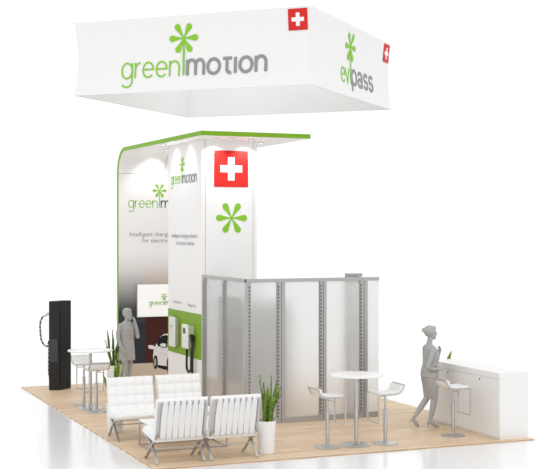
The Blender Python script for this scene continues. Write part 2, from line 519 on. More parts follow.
# printed picture
b = MB(); b.box(ul(V1) + .002, UR - .01, VW - .004, VW - .0008, 0.001, ZC - .004); b.build('printed_picture', M['print'], wall)
def onwall(a, z, h): return (a, VW - .004 - h, z)
def rect(name, m, u0, u1, z0, z1, h):
    d = Decal(); d.poly([(u0, z0), (u1, z0), (u1, z1), (u0, z1)], onwall, h); return d.mb.build(name, m, wall)
rect('printed_tan_patch', M['tan'], 2.78, 4.45, 2.05, 2.62, .0015)
rect('printed_slate_wall', M['p_navy'], ul(V1) + .004, 2.79, .40, 1.33, .0012)
rect('printed_slate_band', M['p_slate'], ul(V1) + .004, 2.79, 1.34, 1.60, .0012)
rect('printed_maroon_door', M['p_maroon'], 2.79, 4.0, .41, 1.9, .0014)
rect('printed_ground', M['p_floor'], ul(V1) + .004, UR - .012, .002, .41, .0016)
# car in the picture
def zc(x, y): return (2.80 + x / 6.7 * .0239, 1.39 - y / 6.7 * .0230)
carroot = Decal()
carroot.poly([zc(*p) for p in [(50, 300), (46, 240), (52, 195), (66, 165), (80, 150), (98, 112), (120, 98), (160, 94), (215, 98), (262, 116), (290, 150), (318, 170), (326, 205), (326, 290), (318, 325), (150, 345), (120, 330), (75, 318)]], onwall, .004)
car = carroot.mb.build('printed_car', M['p_white'], wall)
tag(car, 'small white car in the printed garage picture')
d = Decal()
d.poly([zc(*p) for p in [(72, 162), (88, 130), (102, 110), (135, 104), (146, 112), (142, 186), (112, 190), (80, 176)]], onwall, .006)
d.mb.build('car_window', M['p_black'], car); d = Decal()
d.poly([zc(*p) for p in [(154, 108), (205, 106), (250, 122), (276, 156), (270, 172), (156, 180)]], onwall, .006)
d.mb.build('car_window', M['p_black'], car)
d = Decal()
d.poly([zc(*p) for p in [(14, 172), (22, 167), (48, 170), (56, 178), (54, 196), (30, 194), (17, 188)]], onwall, .007)
d.mb.build('car_mirror', M['p_white'], car); d = Decal()
d.poly([zc(*p) for p in [(92, 166), (104, 158), (126, 160), (134, 170), (128, 184), (100, 182)]], onwall, .008)
d.mb.build('car_mirror', M['p_white'], car)
for cx, cy, rx, ry in ((63, 282, 15, 46), (150, 304, 13, 56), (300, 300, 14, 52)):
    d = Decal(); d.poly([zc(*p) for p in arc(cx, cy, rx, ry, 0, 360, 20)[:-1]], onwall, .006)
    d.mb.build('car_wheel', M['p_black'], car)
for cx, cy, rx, ry in ((60, 282, 7, 28), (152, 304, 7, 34), (302, 300, 7, 30)):
    d = Decal(); d.poly([zc(*p) for p in arc(cx, cy, rx, ry, 0, 360, 16)[:-1]], onwall, .008)
    d.mb.build('car_rim', M['p_grey'], car)
d = Decal(); d.poly([zc(*p) for p in [(72, 300), (140, 312), (142, 338), (118, 332), (78, 318)]], onwall, .0065)
d.mb.build('car_bumper', M['p_black'], car)
d = Decal(); d.stroke([zc(*p) for p in [(60, 205), (100, 225), (140, 232)]], .006, onwall, .006)
d.mb.build('car_crease', M['p_grey'], car)
d = Decal(); d.stroke([zc(*p) for p in [(150, 190), (150, 250)]], .006, onwall, .006)
d.mb.build('car_door_line', M['p_grey'], car)
# seams
b = MB(); b.box(ul(V1) + .005, UR - .01, VW - .0045, VW - .0005, ZC - .006, ZC + .006); b.build('panel_seam', M['seam'], wall)
us = 3.25
pts = [(us, VW - .001, ZC)] + [(us, (V1 - R) + (R - T - .001) * cos(radians(a)), (ZT - R) + (R - T - .001) * sin(radians(a))) for a in range(0, 91, 9)] + [(us, V1 - R - .5, ZT - T - .001)]
MB().flat(pts, .012, .003, (1, 0, 0)).build('panel_seam', M['seam'], wall)
# lettering on the wall
logo_motion(wall, onwall, 2.385, 3.935, .163, .005)
caption(wall, 'Intelligent charging solutions', onwall, 3.21, 3.285, 1.58, .14, M['grey'])
caption(wall, 'for electric vehicles', onwall, 3.25, 3.145, 1.08, .14, M['grey'])
# canopy lamps
LAMPS = [(2.80, 5.22), (3.54, 5.22), (2.90, 8.60), (2.34, 7.05), (2.36, 6.15), (4.02, 5.9), (3.1, 5.12)]
for (a, c) in LAMPS:
    r = MB().lathe([(.055, -.012), (.06, -.006), (.06, 0)], 20, Matrix.Translation((max(a, ul(c) + .08), c, ZT - T))).build('spotlight', M['lampring'], wall)
    MB().lathe([(.038, -.016), (.042, -.0125), (.042, -.0121)], 16, Matrix.Translation((max(a, ul(c) + .08), c, ZT - T))).build('lamp_glass', M['lampglass'], r)

# ================================================================== TOWER
TU0, TU1, TV0, TV1, TZ = 2.62, 3.77, 5.50, 7.62, ZT - T - .002
tw = thing('display_tower', 'white display tower with red cross flag on its front and green band on its side', 'display tower', (TU0, TV0, 0))
W_, D_ = TU1 - TU0, TV1 - TV0
MB().box(.004, W_ - .004, .004, D_ - .004, 0, TZ).build('body', M['panel'], tw)
for x0, x1, y0, y1 in ((0, .075, 0, .075), (W_ - .07, W_, 0, .07), (0, .07, D_ - .07, D_)):
    MB().box(x0, x1, y0, y1, 0, TZ - .001).build('corner_post', M['panel'], tw, .004)
for x in (.082, W_ - .078):
    MB().box(x - .004, x + .004, .0015, .0038, .01, TZ - .01).build('joint', M['seam'], tw)
def onleft(s, z, h): return (.004 - h, D_ - s, z)          # s runs from the far edge towards the front
def onfront(s, z, h): return (s, .004 - h, z)
d = Decal(); d.poly([(.002, .905), (D_ - .002, .905), (D_ - .002, 1.79), (.002, 1.79)], onleft, .006)
d.mb.build('green_band', M['bandgreen'], tw)
logo_motion(tw, onleft, TV1 - 7.42, 4.37, .160, .006)
caption(tw, 'Intelligent charging solutions', onleft, TV1 - 6.57, 3.27, 1.62, .125, M['grey'])
caption(tw, 'for electric vehicles', onleft, TV1 - 6.50, 3.12, 1.12, .125, M['grey'])
caption(tw, 'Home', onleft, TV1 - 7.11, 1.925, .28, .085, M['grey']); caption(tw, 'One', onleft, TV1 - 6.85, 1.925, .19, .085, M['grey'])
caption(tw, 'Range', onleft, TV1 - 6.185, 1.905, .29, .085, M['grey']); caption(tw, 'One', onleft, TV1 - 5.92, 1.905, .19, .085, M['grey'])
swiss(tw, onfront, 2.877 - TU0, 3.587 - TU0, 4.26, 4.972, .006)
d = Decal(); petals(d, 3.243 - TU0, 3.658, .325, onfront, .006); d.mb.build('flower_emblem', M['leafgreen'], tw)

# ---- wall chargers on the tower's left face
def charger(vc0, vc1, z0, z1, dep, lab, second):
    t = thing('wall_charger', lab, 'wall charger', (TU0 - .004, (vc0 + vc1) / 2, (z0 + z1) / 2), 0, 'wall chargers on the green band')
    h = (z1 - z0) / 2; w = (vc1 - vc0) / 2
    MB().box(-dep * .72, 0, -w * .9, w * .9, -h * .93, h * .9).build('housing', M['boxgrey'], t, .015)
    MB().box(-dep, -dep * .72, -w, w, -h, h).build('front_cover', M['boxwhite'], t, .03, 3)
    if second:
        MB().box(-dep - .004, -dep + .002, -.06, .08, h * .25, h * .68).build('display', M['blackpanel'], t)
        MB().box(-dep * .715, -.004, -w * .905 - .004, -w * .905 + .002, h * .18, h * .84).build('side_panel', M['palegreen'], t)
        pts = [(-dep * .5, .05, -h), (-dep * .55, .06, -h - .25)] + [(-dep * .55, .06 - .14 + .14 * cos(radians(a)), -h - .34 + .12 * sin(radians(a))) for a in range(0, -181, -20)] + [(-dep * .55, -.22, -h - .2), (-dep * .5, -.22, -h + .02)]
        MB().tube(pts, .024, 10).build('cable', M['rubber'], t)
        pts = [(-.06, -w * .9 - .02, -.06), (-.06, -w * .9 - .05, -.03), (-.06, -w * .9 - .065, -.15), (-.06, -w * .9 - .065, -h - .5), (-.06, -w * .9 - .03, -h - .62)]
        MB().tube(pts, .022, 10).build('cable', M['rubber'], t)
        MB().tube([(-.06, -w * .9, .02), (-.06, -w * .9 - .05, -.0), (-.06, -w * .9 - .07, -.1)], [.04, .045, .03], 10).build('plug', M['black'], t)
    else:
        MB().box(-dep - .003, -dep + .002, -.05, .05, h * .28, h * .45).build('badge', M['boxgrey'], t)
    return t
charger(6.86, 7.26, 1.04, 1.65, .10, 'plain white wall charger without cable, farther back on the green band', False)
charger(5.90, 6.27, 1.09, 1.565, .15, 'white wall charger with dark display and black looped cable on the green band', True)

# ================================================================== TELEVISION on the display wall
tv = thing('television', 'lit white flat screen with green and grey lettering hung on the curved display', 'television', (3.265, VW - .008, 1.83))
MB().box(-.69, .69, -.055, 0, -.375, .375).build('housing', M['bezel'], tv, .006)
MB().box(-.678, .678, -.058, -.0545, -.363, .363).build('screen', M['screen'], tv)
logo_motion(tv, lambda s, z, h: (s, -.058 - h, z), 2.85 - 3.265, 1.72 - 1.83, .080, .002, 1.6)

# ================================================================== HANGING BANNER
S2 = 1 / sqrt(2)
BC = Vector((3.23, 4.95)); BH = 2.285; BZ0, BZ1 = 5.845, 7.155
bn = thing('hanging_banner', 'square white fabric banner ring hanging above the stand with company lettering and flags', 'banner', (BC.x, BC.y, BZ0))
BHT = BZ1 - BZ0
def inset(z):
    k = max(0, min(1, z / BHT)); return .05 * 4 * k * (1 - k)
FACES = [(-135, 'a'), (-45, 'b'), (45, 'c'), (135, 'd')]
def facefn(deg):
    n = Vector((cos(radians(deg)), sin(radians(deg)), 0)); r = Vector((-n.y, n.x, 0))
    def fn(s, z, h, flat=False):           # s from 0 at the left end seen from outside
        i = inset(z); q = (s - BH) * (1 if flat else 1 - i / BH)
        return n * (BH - i + h) + r * q + Vector((0, 0, z))
    return fn
for deg, nm in FACES:
    fn = facefn(deg); b = MB(); NZ, NS = 14, 8; vs = []; fs = []
    for lay in (0, -.03):
        for i in range(NZ + 1):
            for j in range(NS + 1):
                s_ = 2 * BH * j / NS
                p = fn(s_, BHT * i / NZ, 0)
                if lay:
                    sc = (BH - inset(BHT * i / NZ) + lay) / (BH - inset(BHT * i / NZ))
                    p = Vector((p.x * sc, p.y * sc, p.z))
                vs.append(p)
    st = (NZ + 1) * (NS + 1)
    for i in range(NZ):
        for j in range(NS):
            a = i * (NS + 1) + j
            fs.append((a, a + 1, a + NS + 2, a + NS + 1)); fs.append((st + a, st + a + NS + 1, st + a + NS + 2, st + a + 1))
    for i in (0, NZ):
        for j in range(NS):
            a = i * (NS + 1) + j; fs.append((a, st + a, st + a + 1, a + 1))
    for j in (0, NS):
        for i in range(NZ):
            a = i * (NS + 1) + j; fs.append((a, a + NS + 1, st + a + NS + 1, st + a))
    b.add(vs, fs, False); b.build('fabric_side', M['fabric'], bn, smooth=True)
    p = [fn(0, z, -.035) for z in (.015, BHT - .015)]
for z in (.012, BHT - .012):
    q = (BH - .035) * sqrt(2)
    MB().tube([(q, 0, z), (0, q, z), (-q, 0, z), (0, -q, z)], .008, 8, True).build('frame_rail', M['white'], bn)
f1 = facefn(-135); f2 = facefn(-45)
logo_motion(bn, lambda s, z, h: f1(s - .02, z - BZ0, h + .004, True), .975, 6.105, .2745, .006)
swiss(bn, lambda s, z, h: f1(s - .01, z - BZ0, h + .006, True), 4.165, 4.51, 6.765, 7.122, .006)
logo_pass(bn, lambda s, z, h: f2(s + .10, z - BZ0, h + .004, True), 1.51, 6.085, .272, .006)
swiss(bn, lambda s, z, h: f2(s + .06, z - BZ0, h + .006, True), 4.06, 4.41, 6.762, 7.115, .006)

# ================================================================== FROSTED GLASS PARTITION
gp = thing('glass_screen', 'frosted glass partition with perforated aluminium posts standing in front of the white tower', 'glass partition', (2.66, 3.17, 0))
GZ = 2.56
def gpost(x, y, w, dx, slots):
    """post centred on x, y; dx: along x (True) or along y; slots: offset of the perforated strip"""
    b = MB()
    if dx: b.box(x - w / 2, x + w / 2, y - .035, y + .035, 0, GZ - .004)
    else: b.box(x - .035, x + .035, y - w / 2, y + w / 2, 0, GZ - .004)
    p = b.build('post', M['alu'], gp, .004)
    s = MB(); g2 = MB()
    for off in slots:
        if dx: s.box(x + off - .011, x + off + .011, y - .039, y - .034, .11, GZ - .11)
        else: s.box(x - .039, x - .034, y + off - .014, y + off + .014, .11, GZ - .11)
    if slots: s.build('perforated_strip', M['perf'], p)
    # long grooves of the profile
    if dx and w > .1:
        g2.box(x - .004, x + .004, y - .037, y - .0345, .02, GZ - .03); g2.build('groove', M['slot'], p)
# front run (along X), local x from the corner
FX = [0.0, .635, 1.455, 2.275, 2.60]
gpost(.01, 0, .09, True, (.012,))
gpost(FX[1], 0, .15, True, (-.055,)); gpost(FX[2], 0, .13, True, (-.045,)); gpost(FX[3], 0, .15, True, (-.062,))
for a, c in zip(FX[:-1], FX[1:]):
    MB().box(a + .02, c - .02, -.006, .006, .09, GZ - .05).build('glass_panel', M['frost'], gp)
    MB().box(a + .06, c - .02, -.03, .03, 0, .095).build('bottom_rail', M['alu'], gp, .003)
MB().box(-.035, FX[-1] - .015, -.04, .04, GZ - .062, GZ).build('top_rail', M['alu'], gp, .003)
# side run (along Y)
GY = [0.05, 1.15, 2.26]
gpost(0, 1.15, .12, False, (-.03,)); gpost(0, 2.255, .13, False, (-.03,)); 
for a, c in zip(GY[:-1], GY[1:]):
    MB().box(-.006, .006, a + .02, c - .02, .09, GZ - .05).build('glass_panel', M['frost'], gp)
    MB().box(-.03, .03, a + .05, c - .05, 0, .095).build('bottom_rail', M['alu'], gp, .003)
MB().box(-.04, .04, .0405, 2.315, GZ - .062, GZ).build('top_rail', M['alu'], gp, .003)
# return wall at the right end
MB().box(2.29, 2.302, .05, .70, .09, GZ - .05).build('glass_panel', M['frost'], gp)
MB().box(2.265, 2.327, .0405, .73, GZ - .062, GZ).build('top_rail', M['alu'], gp, .003)
MB().box(2.265, 2.327, .0405, .73, 0, .095).build('bottom_rail', M['alu'], gp, .003)
MB().box(2.26, 2.33, .67, .75, 0, GZ - .004).build('post', M['alu'], gp, .003)
MB().box(2.10, 2.40, .28, .42, GZ + .001, GZ + .06).build('door_closer', M['alu'], gp, .004)

sc = thing('storage_cabinet', 'grey upright cabinet seen blurred through the frosted glass partition', 'cabinet', (3.42, 4.75, 0))
MB().box(.004, .756, .02, .45, .08, 2.05).build('body', M['cab'], sc, .006)
MB().box(.03, .73, .05, .42, 0, .0795).build('plinth', M['slot'], sc)
for k in (0, 1):
    dr = MB().box(.006 + k * .376, .378 + k * .376, 0, .0195, .085, 2.045).build('door', M['cab'], sc, .003)
    MB().box(.345 + k * .05, .357 + k * .05, -.03, .001, .95, 1.15).build('handle', M['chrome'], dr, .003)

# ================================================================== COUNTER
ct = thing('counter', 'long white lockable bar counter at the right edge of the stand', 'counter', (5.885, .15, 0))
CL, CW, CH = 2.25, .55, 1.085
MB().box(.02, CW - .005, .005, CL - .005, .0, .03).build('plinth', M['white'], ct)
MB().box(.012, CW, 0, CL, .03, CH - .1001).build('body', M['white'], ct, .003)
MB().box(0, CW, 0, CL, CH - .1, CH).build('worktop', M['white'], ct, .004)
for k, (a, c, lk) in enumerate(((.01, 1.105, .59), (1.113, CL - .01, 1.62))):
    dr = MB().box(0, .0115, a, c, .035, CH - .106).build('door', M['white'], ct, .002)
    MB().lathe([(.016, 0), (.016, .006), (.012, .009)], 14, Matrix.Translation((0, lk, .93)) @ Matrix.Rotation(-pi / 2, 4, 'Y')).build('lock', M['slot'], dr)

# ================================================================== BAR TABLES
def bar_table(lab, loc, first=None):
    if first:
        o = copy_tree(first); o.location = loc; return tag(o, lab)
    t = thing('bar_table', lab, 'bar table', loc, 0, 'round white bar tables')
    MB().lathe([(.405, 1.098), (.427, 1.104), (.430, 1.114), (.427, 1.124), (.415, 1.128)], 56).build('tabletop', M['white'], t)
    MB().lathe([(.032, .02), (.032, 1.08), (.12, 1.085), (.12, 1.0975)], 24).build('column', M['chrome'], t)
    MB().lathe([(.245, 0), (.25, .006), (.245, .012), (.07, .024), (.045, .05), (.034, .055)], 48).build('base', M['chrome'], t)
    return t
bt = bar_table('round white bar table between the two stools by the glass partition', (3.53, .64, 0))
bar_table('round white bar table near the black charging station at the left', (.60, 6.17, 0), bt)

# ================================================================== BAR STOOLS (front of the stool is +X)
def make_stool():
    t = thing('bar_stool', '', 'bar stool', (0, 0, 0), 0, 'white low-backed bar stools')
    prof = [(.212, .790), (.1, .783), (0, .783), (-.08, .787), (-.14, .799), (-.185, .828), (-.208, .872), (-.228, .935)]
    hw = .185; vs = []; fs = []; n = len(prof); th = .045
    for i, (x, z) in enumerate(prof):
        a = prof[max(i - 1, 0)]; c = prof[min(i + 1, n - 1)]
        dx, dz = c[0] - a[0], c[1] - a[1]; l = sqrt(dx * dx + dz * dz)
        nx, nz = dz / l, -dx / l
        for q in (0, 1):
            for y in (-hw, -hw * .5, 0, hw * .5, hw):
                e = .006 * (1 - (y / hw) ** 2)
                vs.append((x + nx * (th * q + (-e if q else 0)), y, z + nz * (th * q + (-e if q else 0))))
    for i in range(n - 1):
        for j in range(4):
            a = i * 10 + j; fs.append((a, a + 1, a + 11, a + 10)); a += 5; fs.append((a, a + 10, a + 11, a + 1))
        for j in (0, 4): a = i * 10 + j; fs.append((a, a + 10, a + 15, a + 5))
    for i in (0, n - 1):
        for j in range(4): a = i * 10 + j; fs.append((a, a + 5, a + 6, a + 1))
    MB().add(vs, fs).build('seat', M['white'], t, .008, 3, smooth=True)
    y = hw + .008
    side = [(.216, .355), (.220, .785), (.206, .802), (.1, .800), (0, .800), (-.08, .804), (-.145, .816), (-.195, .842), (-.222, .884), (-.243, .942)]
    loop = [(x, -y, z) for x, z in side] + [(-.245, 0, .944)] + [(x, y, z) for x, z in side[::-1]]
    MB().tube(loop, .0135, 8, True).build('footrest_frame', M['chrome'], t)
    MB().lathe([(.20, 0), (.205, .005), (.20, .010), (.06, .02), (.036, .032), (.031, .04)], 44).build('base', M['chrome'], t)
    MB().lathe([(.03, .03), (.03, .55), (.024, .556)], 20).build('column', M['chrome'], t)
    MB().lathe([(.017, .55), (.017, .765), (.09, .772), (.09, .784)], 20).build('piston', M['chrome'], t)
    MB().tube([(0, -.02, .745), (.02, -.12, .74), (.03, -.16, .725)], .006, 8).build('lever', M['chrome'], t)
    return t
st = make_stool(); G = 'white low-backed bar stools'
place(st, True, (3.02, .63, 0), 0, 'white bar stool left of the round table by the glass partition', G)
place(st, False, (4.03, .60, 0), pi, 'white bar stool right of the round table by the glass partition', G)
place(st, False, (5.41, .81, 0), 0, 'white bar stool standing at the long white counter', G)
place(st, False, (.60, 6.68, 0), -pi / 2, 'white bar stool on the far side of the round table near the black charging station', G)
place(st, False, (.60, 5.69, 0), pi / 2, 'white bar stool seen from behind on the near side of the left round table', G)

# ================================================================== LOUNGE CHAIRS (front is +Y)
def cushion(w, l, th, nx, ny, dimple):
    """tufted cushion lying in XY, top at z = th; rounded sides"""
    b = MB(); NX, NY = nx * 6, ny * 6; vs = []; fs = []
    for j in range(NY + 1):
        for i in range(NX + 1):
            x, y = i / NX, j / NY
            ed = min(1, min(x, 1 - x) * w / .035) ** .5 * min(1, min(y, 1 - y) * l / .035) ** .5
            h = th * (.45 + .55 * ed)
            gx = abs(sin(pi * x * nx)); gy = abs(sin(pi * y * ny))
            h -= dimple * (1 - min(gx, gy) ** .45) * (.25 + .75 * ed)
            if gx < .02 and gy < .02: h -= dimple * .5
            vs.append(((x - .5) * w, (y - .5) * l, h))
    o_ = len(vs)
    for j in range(NY + 1):
        for i in range(NX + 1):
            x, y = i / NX, j / NY
            ed = min(1, min(x, 1 - x) * w / .03) ** .5 * min(1, min(y, 1 - y) * l / .03) ** .5
            vs.append(((x - .5) * w, (y - .5) * l, th * .3 * (1 - ed)))
    s = NX + 1
    for j in range(NY):
        for i in range(NX):
            a = j * s + i
            fs.append((a, a + 1, a + s + 1, a + s)); fs.append((o_ + a, o_ + a + s, o_ + a + s + 1, o_ + a + 1))
    rim = [j for j in range(NX + 1)] + [j * s + NX for j in range(1, NY + 1)] + [NY * s + i for i in range(NX - 1, -1, -1)] + [j * s for j in range(NY - 1, 0, -1)]
    for k in range(len(rim)):
        a, c = rim[k], rim[(k + 1) % len(rim)]; fs.append((a, o_ + a, o_ + c, c))
    return vs, fs
def make_chair():
    t = thing('lounge_chair', '', 'lounge chair', (0, 0, 0), 0, 'white tufted lounge chairs')
    W2 = .80
    vs, fs = cushion(W2, .60, .13, 5, 4, .024)
    mt = Matrix.Translation((0, .08, .335)) @ Matrix.Rotation(radians(6), 4, 'X')
    b = MB(); b.add(vs, fs, True, mt); b.build('seat_cushion', M['leather'], t)
    # backrest: local y -> up, z -> front
    P0 = Vector((0, -.235, .335)); P1 = Vector((0, -.40, .955)); ax = (P1 - P0).normalized(); fr = Vector((0, ax.z, -ax.y))
    ln = (P1 - P0).length
    R4 = Matrix(((-1, 0, 0, 0), (0, ax.y, fr.y, 0), (0, ax.z, fr.z, 0), (0, 0, 0, 1)))
    vs, fs = cushion(W2, ln, .12, 5, 4, .024)
    mt = Matrix.Translation((P0 + P1) / 2) @ R4
    b = MB(); b.add(vs, fs, True, mt); b.build('backrest_cushion', M['leather'], t)
    # steel side frames: each a pair of crossing flat bars
    for sx in (-1, 1):
        x = sx * .362
        back = [(x, .31, .012), (x, .25, .03), (x, .16, .10), (x, .04, .20), (x, -.08, .27), (x, -.18, .32), (x, -.26, .40)]
        back += [(x, *(P0 + ax * k * ln - fr * .022)[1:]) for k in (.2, .5, .8, .93)]
        seat = [(x, -.305, .012), (x, -.25, .07), (x, -.17, .15), (x, -.06, .235), (x, .08, .30), (x, .20, .335), (x, .34, .36)]
        fo = MB().flat(back, .042, .02, (1, 0, 0)).build('side_frame', M['chrome'], t, .003)
        MB().flat(seat, .042, .02, (1, 0, 0)).build('crossed_leg', M['chrome'], fo, .003)
    for k in (.10, .93):
        p = P0 + ax * k * ln - fr * .022
        MB().box(-.35, .35, -.008, .008, -.017, .017, Matrix.Translation(p)).build('cross_bar', M['chrome'], t, .003)
    for y, z in ((-.12, .21), (.2, .325)):
        MB().box(-.35, .35, y - .012, y + .012, z - .006, z + .006).build('cross_bar', M['chrome'], t, .002)
    # leather straps down the back
    for i in range(7):
        x = (i - 3) * .092
        pts = [Vector((x, 0, 0)) + P0 + ax * k * ln - fr * o_ for k, o_ in ((.05, .012), (.08, .036), (.12, .040), (.5, .030), (.88, .040), (.93, .042), (.965, .034), (.97, .010))]
        MB().flat(pts, [.06, .062, .084, .0915, .084, .060, .056, .056], .006, (1, 0, 0)).build('strap', M['strap'], t, .002)
    return t
ch = make_chair(); G = 'white tufted lounge chairs'
place(ch, True, (.485, .57, 0), 0, 'white lounge chair seen from behind, left of the front pair', G)
place(ch, False, (1.32, .56, 0), 0, 'white lounge chair seen from behind, next to the front potted plant', G)
place(ch, False, (.485, 2.66, 0), pi, 'white tufted lounge chair facing the viewer, left of the back pair by two plants', G)
place(ch, False, (1.33, 2.67, 0), pi, 'white tufted lounge chair facing the viewer, right of the back pair near the tower', G)

# ================================================================== COFFEE TABLE
cf = thing('coffee_table', 'low white coffee table with square steel frame between the lounge chairs', 'coffee table', (.97, 1.645, 0))
a, c = .63, .335
MB().box(-a, a, -c, c, .385, .41).build('tabletop', M['white'], cf, .004)
for sx in (-1, 1):
    for sy in (-1, 1):
        MB().box(sx * (a - .012) - .011, sx * (a - .012) + .011, sy * (c - .012) - .011, sy * (c - .012) + .011, 0, .3845).build('leg', M['chrome'], cf, .002)
b = MB()
for sy in (-1, 1):
    b.box(-a + .024, a - .024, sy * (c - .012) - .01, sy * (c - .012) + .01, .0, .02)
for sx in (-1, 1):
    b.box(sx * (a - .012) - .01, sx * (a - .012) + .01, -c + .024, c - .024, .0, .02)
b.build('base_frame', M['chrome'], cf, .002)

# ================================================================== POTTED PLANTS
def plant(lab, loc, seed, h=.72, tall=None, lean=None):
    rnd = random.Random(seed)
    t = thing('potted_plant', lab, 'potted plant', loc, 0, 'snake plants in white pots')
    MB().lathe([(.118, 0), (.124, .006), (.150, .49), (.149, .50), (.139, .50), (.136, .45)], 36).build('pot', M['pot'], t)
    MB().lathe([(.133, .44), (.136, .455), (.07, .468)], 24).build('soil', M['soil'], t)
    b = MB(); n = 11
    for i in range(n):
        a = 2 * pi * i / n * 2.4 + rnd.uniform(-.3, .3); r0 = rnd.uniform(.01, .085)
        L = h * rnd.uniform(.55, 1.0); out = rnd.uniform(.0, .10) + (.12 if L < .72 * h else 0)
        if tall and i == 0: L = tall
        if lean and i == 0: a, out = lean
        wl = 1.5 if lean and i == 0 else 1
        w = rnd.uniform(.021, .032) * wl; tw_ = rnd.uniform(-1.2, 1.2); a0 = rnd.uniform(0, 6.28)
        if lean and i == 0: a0, tw_ = -.4, 0
        N_ = 10; vs = []; fs = []
        for k in range(N_ + 1):
            f = k / N_
            c = Vector((cos(a) * (r0 + out * f ** 1.6), sin(a) * (r0 + out * f ** 1.6), .44 + L * f))
            ww = w * (0.65 + .55 * sin(pi * min(1, f * 1.25) * .6)) * (1 if f < .72 else max(.02, (1 - (f - .72) / .28)) ** .7)
            e = Vector((cos(a0 + tw_ * f), sin(a0 + tw_ * f), 0)); q = Vector((-e.y, e.x, 0))
            vs += [c - e * ww + q * .008, c - q * .006, c + e * ww + q * .008, c + q * .001]
        for k in range(N_):
            for m in range(4):
                fs.append((k * 4 + m, k * 4 + (m + 1) % 4, k * 4 + 4 + (m + 1) % 4, k * 4 + 4 + m))
        fs.append((3, 2, 1, 0)); fs.append(tuple(range(N_ * 4, N_ * 4 + 4)))
        b.add(vs, fs, True)
    b.build('leaves', M['leaf'], t)
    return t
plant('snake plant in white pot on the floor right of the front lounge chairs', (1.955, .56, 0), 3, .80)
plant('snake plant in white pot behind the left end of the back lounge chairs', (.33, 3.36, 0), 5, .80)
plant('snake plant in white pot beside the left edge of the curved display', (1.80, 8.95, 0), 8, .84)
plant('snake plant half hidden behind the far end of the white counter', (6.24, 2.72, 0), 11, .56, .77, (-.45, .20))

# ================================================================== BLACK CHARGING STATION
L0, M0, R0 = Vector((.43, 9.11)), Vector((.63, 9.03)), Vector((.955, 9.29))
B0 = L0 + (R0 - M0)
cs = thing('charging_station', 'tall black charging station with grey banded cables at the left back corner of the stand', 'charging station', (L0.x, L0.y, 0))
rel = lambda p: (p.x - L0.x, p.y - L0.y)
MB().prism([rel(L0), rel(M0), rel(R0), rel(B0)], .03, 1.905).build('housing', M['black'], cs, .008)
cen = (L0 + M0 + R0 + B0) / 4
MB().prism([rel(cen + (p - cen) * .96) for p in (L0, M0, R0, B0)], 0, .031).build('foot', M['rubber'], cs)
du = (M0 - L0); dn = Vector((du.y, -du.x)).normalized()
dn = -dn if dn.dot(cen - L0) > 0 else dn
q0, q1 = L0 + du * .04, L0 + du * .90
MB().prism([rel(q0), rel(q1), rel(q1 + dn * .018), rel(q0 + dn * .018)], .60, 1.10).build('service_panel', M['blackpanel'], cs, .004)
dm = (R0 - M0); dmn = Vector((dm.y, -dm.x)).normalized(); dmn = -dmn if dmn.dot(cen - M0) > 0 else dmn
q0, q1 = M0 + dm * .10, M0 + dm * .90
MB().prism([rel(q0), rel(q1), rel(q1 + dmn * .012), rel(q0 + dmn * .012)], .12, 1.80).build('front_panel', M['black'], cs, .004)
dl = (B0 - L0); dln = Vector((-dl.y, dl.x)).normalized(); dln = -dln if dln.dot(cen - L0) > 0 else dln
def cp(out, along, z):
    p = L0 + dl * along + dln * out; return (*rel(p), z)
c1 = [cp(.12, .12, 1.60), cp(.21, .12, 1.56), cp(.265, .12, 1.47), cp(.28, .12, 1.36), cp(.27, .12, 1.2), cp(.24, .12, 1.05), cp(.17, .12, .955), cp(.08, .12, .93), cp(.0, .12, 1.0)]
MB().tube(c1, .02, 10).build('cable', M['cable'], cs)
MB().tube([cp(-.01, .12, 1.64), cp(.06, .12, 1.635), cp(.13, .12, 1.59)], [.034, .032, .024], 12).build('plug', M['chrome'], cs)
c2 = [cp(.0, .22, 1.04), cp(.05, .22, .99), cp(.07, .22, .88), cp(.075, .22, .65), cp(.075, .22, .38), cp(.05, .22, .24), cp(.0, .22, .19)]
MB().tube(c2, .019, 10).build('cable', M['cable'], cs)
MB().tube([cp(-.01, .17, 1.06), cp(.05, .17, 1.03), cp(.07, .17, .97)], [.03, .03, .02], 12).build('plug', M['black'], cs)

# ================================================================== PEOPLE
def hand(b, wrist, d, palm_n, thumb_side, L=.175, curl=.5):
    d = Vector(d).normalized(); n = Vector(palm_n); n = (n - d * n.dot(d)).normalized(); s = d.cross(n) * thumb_side
    w = Vector(wrist)
    pl = L * .5
    R3 = Matrix((d, s, n)).transposed()
    b.ellipsoid(w + d * pl * .55, (pl * .62, .042, .019), rot=R3)
    for i, (off, ln) in enumerate(((.030, .92), (.010, 1.0), (-.011, .94), (-.031, .74))):
        p = w + d * pl * .92 + s * off; fl = L * .46 * ln; dirn = d.copy(); pts = [w + d * pl * .5 + s * off * .8, p]
        for k, f in enumerate((.42, .32, .26)):
            ang = curl * (.5 + .35 * k)
            dirn = (d * cos(ang) + n * sin(ang)); p = p + dirn * fl * f; pts.append(p)
        b.tube(pts, [.010, .0098, .0092, .0085, .007], 8)
    p = w + d * pl * .25 + s * .028
    b.tube([w + d * pl * .2 + s * .01, p + s * .012 + n * .004, p + s * .026 + d * .03 + n * .012, p + s * .026 + d * .055 + n * .022], [.013, .0125, .011, .008], 8)

